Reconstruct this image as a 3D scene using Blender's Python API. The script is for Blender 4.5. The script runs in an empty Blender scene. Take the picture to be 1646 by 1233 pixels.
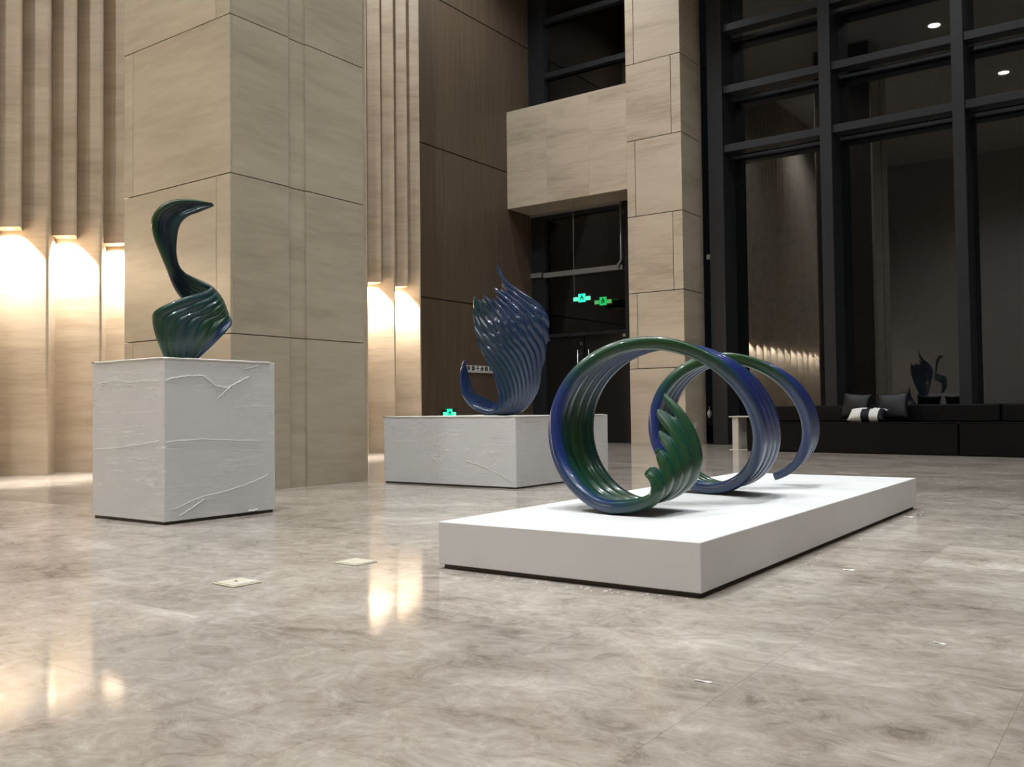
import bpy, bmesh, math, random
from mathutils import Vector, Matrix, noise
random.seed(7)
PI = math.pi
scene = bpy.context.scene
C = scene.collection

# ------------------------------------------------------------------ camera
W_, H_ = 1646, 1233
FPX = 1469.3
yaw, pitch, roll = math.radians(35.606), math.radians(1.663), math.radians(-0.663)
fw = Vector((-math.sin(yaw) * math.cos(pitch), math.cos(yaw) * math.cos(pitch), math.sin(pitch)))
rt0 = Vector((math.cos(yaw), math.sin(yaw), 0)); up0 = rt0.cross(fw)
rt = math.cos(roll) * rt0 + math.sin(roll) * up0
up = -math.sin(roll) * rt0 + math.cos(roll) * up0
cd = bpy.data.cameras.new('camera'); cam = bpy.data.objects.new('camera', cd); C.objects.link(cam)
m4 = Matrix((rt, up, -fw)).transposed().to_4x4(); m4.translation = Vector((0, 0, 0.75))
cam.matrix_world = m4
cd.sensor_width = 36; cd.sensor_fit = 'HORIZONTAL'; cd.lens = FPX / W_ * 36
cd.clip_start = 0.05; cd.clip_end = 200
scene.camera = cam

# ------------------------------------------------------------------ world (night) and exposure
w = bpy.data.worlds.new('night'); scene.world = w; w.use_nodes = True
w.node_tree.nodes['Background'].inputs[0].default_value = (0.010, 0.011, 0.013, 1)
w.node_tree.nodes['Background'].inputs[1].default_value = 0.15
vs = scene.view_settings
vs.view_transform = 'Standard'; vs.look = 'None'; vs.gamma = 1; vs.use_curve_mapping = False
vs.exposure = 0.63

CEIL = 12.0
DOWNLIGHTS = [  # x, y, watts, half-angle of the beam in degrees
    (-9.6, 2.0, 1500, 70), (-9.6, 9.5, 1300, 70), (-9.8, 14.6, 900, 66),
    (-4.6, -3.0, 1850, 72), (-4.2, 1.6, 1250, 70), (-3.6, 12.0, 1250, 70),
    (0.6, -2.5, 1050, 72), (1.2, 3.2, 850, 72), (1.6, 9.0, 750, 72), (3.8, 14.0, 500, 68),
    (-2.40, 4.3, 1150, 13), (-2.1, 6.1, 1150, 13),
    (-5.3, 7.2, 700, 16), (-5.2, 3.4, 500, 16),
]
WARM = (0.93, 0.975, 1.0)
NICHE_WATTS = 250

# ------------------------------------------------------------------ node helpers
def newmat(name):
    m = bpy.data.materials.new(name); m.use_nodes = True
    nt = m.node_tree
    return m, nt, nt.nodes['Principled BSDF']

def N(nt, t, **kw):
    n = nt.nodes.new(t)
    for k, v in kw.items():
        if k.startswith('i_'):
            key = k[2:]
            n.inputs[int(key) if key.isdigit() else key.replace('_', ' ')].default_value = v
        else:
            setattr(n, k, v)
    return n

def L(nt, a, b): nt.links.new(a, b)

def ramp(nt, fac, stops):
    r = nt.nodes.new('ShaderNodeValToRGB')
    e = r.color_ramp.elements
    while len(e) < len(stops): e.new(0.5)
    for el, (p, c) in zip(e, stops):
        el.position = p; el.color = (*c, 1)
    L(nt, fac, r.inputs[0]); return r

def simple(name, col, rough=0.5, metal=0.0, spec=0.5, coat=0.0, emit=None, es=0.0, vary=0.0):
    m, nt, b = newmat(name)
    b.inputs['Base Color'].default_value = (*col, 1); b.inputs['Roughness'].default_value = rough
    b.inputs['Metallic'].default_value = metal; b.inputs['Specular IOR Level'].default_value = spec
    b.inputs['Coat Weight'].default_value = coat
    if emit:
        b.inputs['Emission Color'].default_value = (*emit, 1); b.inputs['Emission Strength'].default_value = es
    if vary:
        g = N(nt, 'ShaderNodeNewGeometry'); n = N(nt, 'ShaderNodeTexNoise', i_Scale=3.0, i_Detail=6.0)
        L(nt, g.outputs['Position'], n.inputs['Vector'])
        lo = tuple(max(0, c * (1 - vary)) for c in col); hi = tuple(min(1, c * (1 + vary)) for c in col)
        r = ramp(nt, n.outputs[0], [(0.3, lo), (0.7, hi)]); L(nt, r.outputs[0], b.inputs['Base Color'])
    return m

def travertine(name, lo, mid, hi, rough, bands=7.0, tilt=0.0, spec=0.5):
    """beige vein-cut stone, veins running level with soft breaks"""
    m, nt, b = newmat(name)
    g = N(nt, 'ShaderNodeNewGeometry'); oi = N(nt, 'ShaderNodeObjectInfo')
    cmb = N(nt, 'ShaderNodeCombineXYZ')
    mul = N(nt, 'ShaderNodeMath', operation='MULTIPLY', i_1=7.0); L(nt, oi.outputs['Random'], mul.inputs[0])
    L(nt, mul.outputs[0], cmb.inputs[2]); L(nt, mul.outputs[0], cmb.inputs[0])
    add = N(nt, 'ShaderNodeVectorMath', operation='ADD')
    L(nt, g.outputs['Position'], add.inputs[0]); L(nt, cmb.outputs[0], add.inputs[1])
    mp = N(nt, 'ShaderNodeMapping'); mp.inputs['Scale'].default_value = (0.45, 0.45, bands)
    mp.inputs['Rotation'].default_value = (tilt, tilt, 0)
    L(nt, add.outputs[0], mp.inputs[0])
    n1 = N(nt, 'ShaderNodeTexNoise', i_Scale=1.0, i_Detail=7.0, i_Roughness=0.62, i_Distortion=0.35)
    L(nt, mp.outputs[0], n1.inputs['Vector'])
    mp2 = N(nt, 'ShaderNodeMapping'); mp2.inputs['Scale'].default_value = (2.2, 2.2, bands * 7)
    L(nt, add.outputs[0], mp2.inputs[0])
    n2 = N(nt, 'ShaderNodeTexNoise', i_Scale=1.0, i_Detail=4.0, i_Roughness=0.6)
    L(nt, mp2.outputs[0], n2.inputs['Vector'])
    mx = N(nt, 'ShaderNodeMix', data_type='FLOAT'); mx.inputs[0].default_value = 0.3
    L(nt, n1.outputs[0], mx.inputs[2]); L(nt, n2.outputs[0], mx.inputs[3])
    r = ramp(nt, mx.outputs[0], [(0.33, lo), (0.5, mid), (0.68, hi)])
    L(nt, r.outputs[0], b.inputs['Base Color'])
    b.inputs['Roughness'].default_value = rough; b.inputs['Specular IOR Level'].default_value = spec
    return m

def marble_floor(name, gain=1.0):
    m, nt, b = newmat(name)
    g = N(nt, 'ShaderNodeNewGeometry')
    # per-tile tone and vein offset from the tile's index on the grid
    mp = N(nt, 'ShaderNodeMapping', vector_type='TEXTURE')
    mp.inputs['Location'].default_value = (TX0, TY0, 0); mp.inputs['Scale'].default_value = (TS, TS, 1)
    L(nt, g.outputs['Position'], mp.inputs[0])
    fl = N(nt, 'ShaderNodeVectorMath', operation='FLOOR'); L(nt, mp.outputs[0], fl.inputs[0])
    wn = N(nt, 'ShaderNodeTexWhiteNoise'); wn.noise_dimensions = '2D'; L(nt, fl.outputs[0], wn.inputs['Vector'])
    off = N(nt, 'ShaderNodeVectorMath', operation='SCALE'); off.inputs['Scale'].default_value = 0.05
    L(nt, wn.outputs['Color'], off.inputs[0])
    ad = N(nt, 'ShaderNodeVectorMath', operation='ADD'); L(nt, g.outputs['Position'], ad.inputs[0]); L(nt, off.outputs[0], ad.inputs[1])
    mpr = N(nt, 'ShaderNodeMapping'); mpr.inputs['Rotation'].default_value = (0, 0, 0.65); mpr.inputs['Scale'].default_value = (1.15, 1.5, 1)
    L(nt, ad.outputs[0], mpr.inputs[0])
    n1 = N(nt, 'ShaderNodeTexNoise', i_Scale=1.3, i_Detail=10.0, i_Roughness=0.66, i_Distortion=0.5)
    L(nt, mpr.outputs[0], n1.inputs['Vector'])
    n2 = N(nt, 'ShaderNodeTexNoise', i_Scale=5.5, i_Detail=13.0, i_Roughness=0.8, i_Distortion=1.1)
    L(nt, mpr.outputs[0], n2.inputs['Vector'])
    mx = N(nt, 'ShaderNodeMix', data_type='FLOAT'); mx.inputs[0].default_value = 0.55
    L(nt, n1.outputs[0], mx.inputs[2]); L(nt, n2.outputs[0], mx.inputs[3])
    r = ramp(nt, mx.outputs[0], [(0.37, (0.125, 0.099, 0.078)), (0.46, (0.235, 0.200, 0.168)), (0.54, (0.30, 0.265, 0.228)), (0.66, (0.43, 0.39, 0.345))])
    # thin pale veins
    n3 = N(nt, 'ShaderNodeTexNoise', i_Scale=1.1, i_Detail=5.0, i_Roughness=0.55, i_Distortion=1.4)
    L(nt, mpr.outputs[0], n3.inputs['Vector'])
    s = N(nt, 'ShaderNodeMath', operation='SUBTRACT', i_1=0.5); L(nt, n3.outputs[0], s.inputs[0])
    a = N(nt, 'ShaderNodeMath', operation='ABSOLUTE'); L(nt, s.outputs[0], a.inputs[0])
    rv = ramp(nt, a.outputs[0], [(0.0, (0.10, 0.10, 0.10)), (0.008, (0, 0, 0))])
    mv = N(nt, 'ShaderNodeMix', data_type='RGBA'); L(nt, rv.outputs[0], mv.inputs[0])
    L(nt, r.outputs[0], mv.inputs[6]); mv.inputs[7].default_value = (0.56, 0.52, 0.46, 1)
    # tile to tile tone
    mr = N(nt, 'ShaderNodeMapRange'); mr.inputs[3].default_value = 1.20 * gain; mr.inputs[4].default_value = 1.40 * gain
    L(nt, wn.outputs['Value'], mr.inputs[0])
    ml = N(nt, 'ShaderNodeVectorMath', operation='SCALE'); L(nt, mv.outputs[2], ml.inputs[0]); L(nt, mr.outputs[0], ml.inputs['Scale'])
    L(nt, ml.outputs[0], b.inputs['Base Color'])
    b.inputs['Roughness'].default_value = 0.085; b.inputs['IOR'].default_value = 1.17
    bp = N(nt, 'ShaderNodeBump', i_Strength=0.02, i_Distance=0.02); n4 = N(nt, 'ShaderNodeTexNoise', i_Scale=3.0, i_Detail=2.0)
    L(nt, g.outputs['Position'], n4.inputs['Vector']); L(nt, n4.outputs[0], bp.inputs['Height']); L(nt, bp.outputs[0], b.inputs['Normal'])
    return m

def wood(name):
    m, nt, b = newmat(name)
    g = N(nt, 'ShaderNodeNewGeometry'); oi = N(nt, 'ShaderNodeObjectInfo')
    mp = N(nt, 'ShaderNodeMapping'); mp.inputs['Scale'].default_value = (9, 9, 0.35)
    L(nt, g.outputs['Position'], mp.inputs[0])
    n = N(nt, 'ShaderNodeTexNoise', i_Scale=1.6, i_Detail=7.0, i_Roughness=0.65, i_Distortion=0.2)
    L(nt, mp.outputs[0], n.inputs['Vector'])
    r = ramp(nt, n.outputs[0], [(0.3, (0.072, 0.050, 0.033)), (0.7, (0.112, 0.079, 0.053))])
    L(nt, r.outputs[0], b.inputs['Base Color']); b.inputs['Roughness'].default_value = 0.5
    b.inputs['Specular IOR Level'].default_value = 0.3
    return m

def glass(name):
    m = bpy.data.materials.new(name); m.use_nodes = True; nt = m.node_tree; nt.nodes.clear()
    o = N(nt, 'ShaderNodeOutputMaterial'); t = N(nt, 'ShaderNodeBsdfTransparent'); t.inputs[0].default_value = (0.55, 0.58, 0.6, 1)
    gl = N(nt, 'ShaderNodeBsdfGlossy', i_Roughness=0.015); gl.inputs[0].default_value = (0.95, 0.97, 1, 1)
    f = N(nt, 'ShaderNodeFresnel', i_IOR=1.85); mx = N(nt, 'ShaderNodeMixShader')
    L(nt, f.outputs[0], mx.inputs[0]); L(nt, t.outputs[0], mx.inputs[1]); L(nt, gl.outputs[0], mx.inputs[2]); L(nt, mx.outputs[0], o.inputs[0])
    return m

def film(name):
    """clear stretch film: mostly see-through, shiny, crease haze and highlights painted as white streaks"""
    m = bpy.data.materials.new(name); m.use_nodes = True; nt = m.node_tree; nt.nodes.clear()
    o = N(nt, 'ShaderNodeOutputMaterial'); t = N(nt, 'ShaderNodeBsdfTransparent'); t.inputs[0].default_value = (0.97, 0.97, 0.97, 1)
    b = N(nt, 'ShaderNodeBsdfPrincipled'); b.inputs['Base Color'].default_value = (0.95, 0.95, 0.95, 1); b.inputs['Roughness'].default_value = 0.2
    b.inputs['Specular IOR Level'].default_value = 0.8
    uv = N(nt, 'ShaderNodeUVMap'); uv.uv_map = 'uv'
    oi = N(nt, 'ShaderNodeObjectInfo')
    outs = []
    for rot, sx, sy, wd in ((0.05, 0.7, 24, 0.03), (-0.12, 0.9, 20, 0.03), (0.22, 1.0, 16, 0.02)):
        mp = N(nt, 'ShaderNodeMapping'); mp.inputs['Rotation'].default_value = (0, 0, rot); mp.inputs['Scale'].default_value = (sx, sy, 1)
        mp.inputs['Location'].default_value = (rot * 10, 0, 0)
        L(nt, uv.outputs[0], mp.inputs[0])
        n = N(nt, 'ShaderNodeTexNoise', i_Scale=1.0, i_Detail=1.0, i_Roughness=0.4); L(nt, mp.outputs[0], n.inputs['Vector'])
        s = N(nt, 'ShaderNodeMath', operation='SUBTRACT', i_1=0.5); L(nt, n.outputs[0], s.inputs[0])
        a = N(nt, 'ShaderNodeMath', operation='ABSOLUTE'); L(nt, s.outputs[0], a.inputs[0])
        r = N(nt, 'ShaderNodeMapRange'); r.inputs[1].default_value = 0.0; r.inputs[2].default_value = wd; r.inputs[3].default_value = 1; r.inputs[4].default_value = 0
        L(nt, a.outputs[0], r.inputs[0])
        # creases come and go over the sheet
        nm = N(nt, 'ShaderNodeTexNoise', i_Scale=2.6, i_Detail=2.0); mp2 = N(nt, 'ShaderNodeMapping'); mp2.inputs['Location'].default_value = (3 * rot, 5 * rot, 0)
        L(nt, uv.outputs[0], mp2.inputs[0]); L(nt, mp2.outputs[0], nm.inputs['Vector'])
        r2 = N(nt, 'ShaderNodeMapRange'); r2.inputs[1].default_value = 0.52; r2.inputs[2].default_value = 0.72; L(nt, nm.outputs[0], r2.inputs[0])
        mu = N(nt, 'ShaderNodeMath', operation='MULTIPLY'); L(nt, r.outputs[0], mu.inputs[0]); L(nt, r2.outputs[0], mu.inputs[1])
        outs.append((mu, n))
    ad = N(nt, 'ShaderNodeMath', operation='ADD'); L(nt, outs[0][0].outputs[0], ad.inputs[0]); L(nt, outs[1][0].outputs[0], ad.inputs[1])
    ad2 = N(nt, 'ShaderNodeMath', operation='ADD'); L(nt, ad.outputs[0], ad2.inputs[0]); L(nt, outs[2][0].outputs[0], ad2.inputs[1])
    mr = N(nt, 'ShaderNodeMapRange'); mr.inputs[3].default_value = 0.10; mr.inputs[4].default_value = 0.6; L(nt, ad2.outputs[0], mr.inputs[0])  # white streak mix: crease haze plus highlights put into the colour
    bp = N(nt, 'ShaderNodeBump', i_Strength=0.03, i_Distance=0.005)
    hs = N(nt, 'ShaderNodeMath', operation='ADD'); L(nt, outs[0][1].outputs[0], hs.inputs[0]); L(nt, outs[1][1].outputs[0], hs.inputs[1])
    L(nt, hs.outputs[0], bp.inputs['Height']); L(nt, bp.outputs[0], b.inputs['Normal'])
    mx = N(nt, 'ShaderNodeMixShader'); L(nt, mr.outputs[0], mx.inputs[0]); L(nt, t.outputs[0], mx.inputs[1]); L(nt, b.outputs[0], mx.inputs[2])
    L(nt, mx.outputs[0], o.inputs[0])
    return m

def lacquer(name, stops, rough=0.33, coat=0.3):
    """airbrushed blue-green paint under gloss; 'tint' says how green each spot is painted"""
    m, nt, b = newmat(name)
    at = N(nt, 'ShaderNodeAttribute', attribute_name='tint')
    uv = N(nt, 'ShaderNodeUVMap'); uv.uv_map = 'uv'
    mp = N(nt, 'ShaderNodeMapping'); mp.inputs['Scale'].default_value = (7.0, 5.0, 1)
    L(nt, uv.outputs[0], mp.inputs[0])
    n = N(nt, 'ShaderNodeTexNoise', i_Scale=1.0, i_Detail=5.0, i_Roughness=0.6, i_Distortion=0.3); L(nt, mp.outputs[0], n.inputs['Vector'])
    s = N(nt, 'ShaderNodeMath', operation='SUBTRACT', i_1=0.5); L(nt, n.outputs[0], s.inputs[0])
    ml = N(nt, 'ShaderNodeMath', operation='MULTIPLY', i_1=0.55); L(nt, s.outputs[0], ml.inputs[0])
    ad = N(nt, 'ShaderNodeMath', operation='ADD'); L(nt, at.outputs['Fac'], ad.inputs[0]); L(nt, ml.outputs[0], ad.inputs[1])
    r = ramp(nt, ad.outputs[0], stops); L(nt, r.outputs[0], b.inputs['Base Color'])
    b.inputs['Roughness'].default_value = rough; b.inputs['Coat Weight'].default_value = coat; b.inputs['Coat Roughness'].default_value = 0.06; b.inputs['Specular IOR Level'].default_value = 0.35
    return m

TS = 0.647; TX0 = -0.968; TY0 = 4.68
M = {}
M['floor'] = marble_floor('polished_grey_marble')
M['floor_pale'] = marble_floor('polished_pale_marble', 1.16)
M['col'] = travertine('travertine_column', (0.31, 0.262, 0.19), (0.385, 0.33, 0.245), (0.43, 0.375, 0.285), 0.26, 2.6, 0.0, 0.35)
M['flute'] = travertine('travertine_fins', (0.33, 0.26, 0.18), (0.43, 0.345, 0.25), (0.50, 0.415, 0.315), 0.45, 3.2, 0.0)
M['beam'] = travertine('travertine_beam', (0.35, 0.285, 0.21), (0.50, 0.42, 0.32), (0.56, 0.48, 0.375), 0.35, 3.0, 0.03)
M['joint'] = simple('joint_shadow_grout', (0.05, 0.035, 0.025), 0.9)
M['wood'] = wood('walnut_veneer')
M['white'] = simple('white_painted_board', (0.64, 0.64, 0.635), 0.55, vary=0.02)
M['base'] = simple('dark_plinth_foot', (0.045, 0.04, 0.033), 0.7)
M['metal'] = simple('dark_anodised_frame', (0.016, 0.017, 0.020), 0.45, 0.0, 0.3, vary=0.1)
M['grey_metal'] = simple('brushed_grey_rail', (0.33, 0.33, 0.33), 0.4, 0.6)
M['glass'] = glass('night_glass')
M['door'] = simple('near_black_door', (0.006, 0.006, 0.006), 0.35)
M['steel'] = simple('satin_steel', (0.6, 0.58, 0.55), 0.3, 1.0)
M['leather'] = simple('black_leather', (0.0035, 0.0035, 0.004), 0.5, spec=0.12, vary=0.15)
M['cushion_black'] = simple('black_satin_cushion', (0.006, 0.006, 0.008), 0.45, spec=0.25)
M['cushion_white'] = simple('white_velvet', (0.62, 0.61, 0.58), 0.8)
M['cushion_navy'] = simple('black_velvet', (0.006, 0.007, 0.011), 0.6, spec=0.2)
M['film'] = film('stretch_film')
M['film_white'] = simple('bunched_film', (0.9, 0.9, 0.9), 0.2)
M['paint'] = simple('plain_plaster', (0.36, 0.33, 0.29), 0.8, vary=0.04)
M['ceil'] = simple('ceiling_board', (0.45, 0.43, 0.40), 0.9)
M['cream'] = simple('cream_table', (0.62, 0.58, 0.50), 0.45)
M['brass'] = simple('pale_brass_plate', (0.60, 0.55, 0.44), 0.45, 0.1)
M['sign_board'] = simple('sign_black', (0.008, 0.008, 0.008), 0.4)
M['sign_green'] = simple('sign_green_lit', (0.0, 0.2, 0.08), 0.5, emit=(0.02, 1.0, 0.42), es=1.2)
M['sign_green_dim'] = simple('sign_green_lit_dim', (0.0, 0.15, 0.05), 0.5, emit=(0.02, 0.8, 0.16), es=0.42)
M['sign_arrow'] = simple('sign_arrow_lit', (0.1, 0.3, 0.2), 0.5, emit=(0.15, 1.0, 0.5), es=0.7)
M['sign_arrow_dim'] = simple('sign_arrow_lit_dim', (0.1, 0.25, 0.1), 0.5, emit=(0.15, 0.7, 0.2), es=0.25)
M['sign_white'] = simple('sign_white', (0.62, 0.61, 0.58), 0.5)
M['ink'] = simple('ink', (0.012, 0.014, 0.014), 0.6)
M['lens'] = simple('lamp_lens', (0.9, 0.88, 0.8), 0.4, emit=(1, 0.9, 0.76), es=14)
M['recess_lens'] = simple('recess_lens', (0.9, 0.88, 0.8), 0.4, emit=(1, 0.92, 0.8), es=3)
M['crumb'] = simple('white_foam', (0.75, 0.74, 0.70), 0.7)
M['plastic'] = simple('off_white_plastic', (0.6, 0.59, 0.56), 0.4)
M['asphalt'] = simple('asphalt', (0.02, 0.02, 0.022), 0.9)
BG = [(0.0, (0.012, 0.024, 0.150)), (0.3, (0.010, 0.036, 0.095)), (0.55, (0.008, 0.046, 0.050)), (0.8, (0.009, 0.056, 0.026)), (1.0, (0.024, 0.066, 0.017))]
BG = [(p, tuple(c * 0.85 for c in q)) for p, q in BG]
M['lacq_ring'] = lacquer('lacquer_blue_green', BG, 0.3, 0.45)
M['lacq_cobra'] = lacquer('lacquer_deep_green', [(0.0, (0.014, 0.045, 0.095)), (0.3, (0.008, 0.012, 0.018)), (0.5, (0.009, 0.040, 0.044)), (0.75, (0.008, 0.042, 0.022)), (1.0, (0.020, 0.050, 0.015))])
M['lacq_wing'] = lacquer('lacquer_steel_blue', [(0.0, (0.008, 0.025, 0.088)), (0.5, (0.007, 0.031, 0.060)), (1.0, (0.006, 0.036, 0.032))], 0.22, 0.9)

# ------------------------------------------------------------------ object helpers
def setp(o, label=None, cat=None, group=None, kind=None):
    if label: o['label'] = label
    if cat: o['category'] = cat
    if group: o['group'] = group
    if kind: o['kind'] = kind
    return o

def link(name, me, mat=None, parent=None):
    o = bpy.data.objects.new(name, me); C.objects.link(o)
    if mat is not None and me is not None and len(me.materials) == 0: me.materials.append(M[mat])
    if parent: o.parent = parent
    return o

def empty(name, loc=(0, 0, 0), rz=0):
    o = bpy.data.objects.new(name, None); C.objects.link(o); o.location = loc; o.rotation_euler = (0, 0, rz); o.empty_display_size = 0.1
    return o

def add_box(bm, x0, x1, y0, y1, z0, z1):
    v = [bm.verts.new((x, y, z)) for z in (z0, z1) for y in (y0, y1) for x in (x0, x1)]
    for f in ((0, 2, 3, 1), (4, 5, 7, 6), (0, 1, 5, 4), (2, 6, 7, 3), (0, 4, 6, 2), (1, 3, 7, 5)):
        bm.faces.new([v[i] for i in f])

def finish(bm, name, mat, parent=None, bevel=0.0, smooth=False, seg=2):
    if bevel:
        bmesh.ops.bevel(bm, geom=list(bm.edges), offset=bevel, segments=seg, profile=0.5, affect='EDGES')
    bmesh.ops.recalc_face_normals(bm, faces=bm.faces)
    me = bpy.data.meshes.new(name); bm.to_mesh(me); bm.free()
    if smooth:
        for p in me.polygons: p.use_smooth = True
    return link(name, me, mat, parent)

def box(name, x0, x1, y0, y1, z0, z1, mat, parent=None, bevel=0.0):
    bm = bmesh.new(); add_box(bm, x0, x1, y0, y1, z0, z1)
    return finish(bm, name, mat, parent, bevel)

def prism(name, pts, z0, z1, mat, parent=None):
    bm = bmesh.new()
    a = [bm.verts.new((x, y, z0)) for x, y in pts]; b = [bm.verts.new((x, y, z1)) for x, y in pts]
    bm.faces.new(a); bm.faces.new(b)
    for i in range(len(pts)):
        j = (i + 1) % len(pts); bm.faces.new((a[i], a[j], b[j], b[i]))
    return finish(bm, name, mat, parent)

def add_tube(bm, pts, r, n=8):
    rings = []
    for i, p in enumerate(pts):
        p = Vector(p); d = (Vector(pts[min(i + 1, len(pts) - 1)]) - Vector(pts[max(i - 1, 0)])).normalized()
        s = d.orthogonal().normalized(); t = d.cross(s)
        rings.append([bm.verts.new(p + r * (math.cos(k * 2 * PI / n) * s + math.sin(k * 2 * PI / n) * t)) for k in range(n)])
    for a, b in zip(rings, rings[1:]):
        for k in range(n): bm.faces.new((a[k], a[(k + 1) % n], b[(k + 1) % n], b[k]))
    bm.faces.new(rings[0]); bm.faces.new(rings[-1])

def tube(name, pts, r, mat, parent=None, n=8):
    bm = bmesh.new(); add_tube(bm, pts, r, n)
    return finish(bm, name, mat, parent, smooth=True)

# ------------------------------------------------------------------ floor: slab bed with square marble tiles
XL, XR, YB, YF = -12.3, 9.0, -9.0, 18.4
flo = box('floor', XL, XR, YB, YF, -0.12, -0.012, 'floor'); setp(flo, 'polished grey-beige marble floor of the lobby', 'floor', kind='structure')
half = (TS - 0.0007) / 2
bm = bmesh.new(); add_box(bm, -half, half, -half, half, -0.02, 0.0)
tile_me = bpy.data.meshes.new('tile'); bmesh.ops.recalc_face_normals(bm, faces=bm.faces); bm.to_mesh(tile_me); bm.free(); tile_me.materials.append(M['floor'])
cells = []
for i in range(-19, 16):
    for j in range(-22, 23):
        cx, cy = TX0 + (i + 0.5) * TS, TY0 + (j + 0.5) * TS
        if cx - half < XL or cx + half > XR or cy - half < YB or cy + half > YF: continue
        d = Vector((cx, cy, -0.75)); z = d.dot(fw); vis = False
        if z > 0.6:
            px, py = d.dot(rt) / z * FPX, -d.dot(up) / z * FPX
            vis = abs(px) < 823 + 0.6 * TS * FPX / z and py < 617 + 0.3 * TS * FPX / z
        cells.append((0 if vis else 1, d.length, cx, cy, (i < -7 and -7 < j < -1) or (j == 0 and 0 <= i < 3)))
cells.sort()
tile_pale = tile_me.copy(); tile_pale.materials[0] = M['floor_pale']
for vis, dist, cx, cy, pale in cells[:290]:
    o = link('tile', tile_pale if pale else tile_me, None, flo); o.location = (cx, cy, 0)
bm = bmesh.new()
for vis, dist, cx, cy, pale in cells[290:]: add_box(bm, cx - half, cx + half, cy - half, cy + half, -0.02, 0.0)
o = finish(bm, 'tile_field', 'floor', flo); o['kind'] = 'stuff'

# ------------------------------------------------------------------ ceiling and unseen walls
setp(box('ceiling', XL, XR, YB, YF, CEIL, CEIL + 0.2, 'ceil'), 'high plain lobby ceiling', 'ceiling', kind='structure')
setp(box('wall_back', XL, XR, YB - 0.2, YB, 0, CEIL, 'paint'), 'plain plaster wall behind the viewer', 'wall', kind='structure')
setp(box('wall_right', XR, XR + 0.2, YB, YF, 0, CEIL, 'paint'), 'plain wall on the right of the lobby', 'wall', kind='structure')

# ------------------------------------------------------------------ fluted stone wall with downlit recesses
wl = box('wall_left', XL - 0.1, -11.93, YB, 13.36, 0, CEIL, 'flute')
setp(wl, 'wall of upright folded travertine fins with downlit recesses', 'wall', kind='structure')
Q = 0.3535; XR_ = -11.40; XV = -11.87; R1 = 5.56
def prism_mesh(name, pts, z0, z1):
    o = prism(name, pts, z0, z1, 'flute', wl); return o
def ridge(x, y, dx, n=5, r=0.03):
    """rounded nose of a fin"""
    return [(x - r * 0.9 + r * math.sin(a), y + r * math.cos(a)) for a in [math.radians(20 + 140 * k / (n - 1)) for k in range(n)]]
full = short = None
lights = []
k = -39
while k <= 21:
    y = R1 + Q * k
    if k % 2:                                    # full-height fin
        if full is None:
            full = prism_mesh('fin', [(-11.95, Q), (XV, Q)] + ridge(XR_, 0, 0) + [(XV, -Q), (-11.95, -Q)], 0, CEIL); o = full
        else:
            o = full.copy(); C.objects.link(o)
        o.location = (0, y, 0)
    else:                                        # fin that stops above the recess
        if short is None:
            xm = (XR_ + XV) / 2 - 0.02
            short = prism_mesh('fin', [(xm, Q / 2)] + ridge(XR_, 0, 0) + [(xm, -Q / 2), (XV - 0.02, 0)], 3.07, CEIL); o = short
        else:
            o = short.copy(); C.objects.link(o)
        o.location = (0, y, 0)
        lp = bpy.data.meshes.get('recess_lamp')
        if lp is None:
            bm = bmesh.new(); bmesh.ops.create_cone(bm, cap_ends=True, segments=16, radius1=0.028, radius2=0.028, depth=0.01)
            lp = bpy.data.meshes.new('recess_lamp'); bm.to_mesh(lp); bm.free(); lp.materials.append(M['recess_lens'])
        ol = link('recess_lamp', lp, None, wl); ol.location = (-11.60, y, 3.066)
        ld = bpy.data.lights.get('recess_spot')
        if ld is None:
            ld = bpy.data.lights.new('recess_spot', 'SPOT'); ld.energy = NICHE_WATTS; ld.color = (1.0, 0.945, 0.87)
            ld.spot_size = math.radians(122); ld.spot_blend = 0.35; ld.shadow_soft_size = 0.03
        lo = bpy.data.objects.new('recess_spot', ld); C.objects.link(lo); lo.parent = wl; lo.location = (-11.56, y, 3.05); lo.rotation_euler = (0, math.radians(22), 0)
    o.parent = wl
    k += 1

# ------------------------------------------------------------------ wooden wall beyond the fins
ww = box('wall_far_left', XL - 0.1, -12.13, 13.36, 18.35, 0, CEIL, 'joint'); setp(ww, 'dark walnut panelled wall between the stone fins and the entrance', 'wall', kind='structure')
zj = [0, 3.04, 6.17, 9.31, CEIL]
for a, b in zip(zj, zj[1:]):
    box('panel', -12.13, -12.10, 13.0, 18.3, a + 0.012, b - 0.012, 'wood', ww, 0.003)

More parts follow.
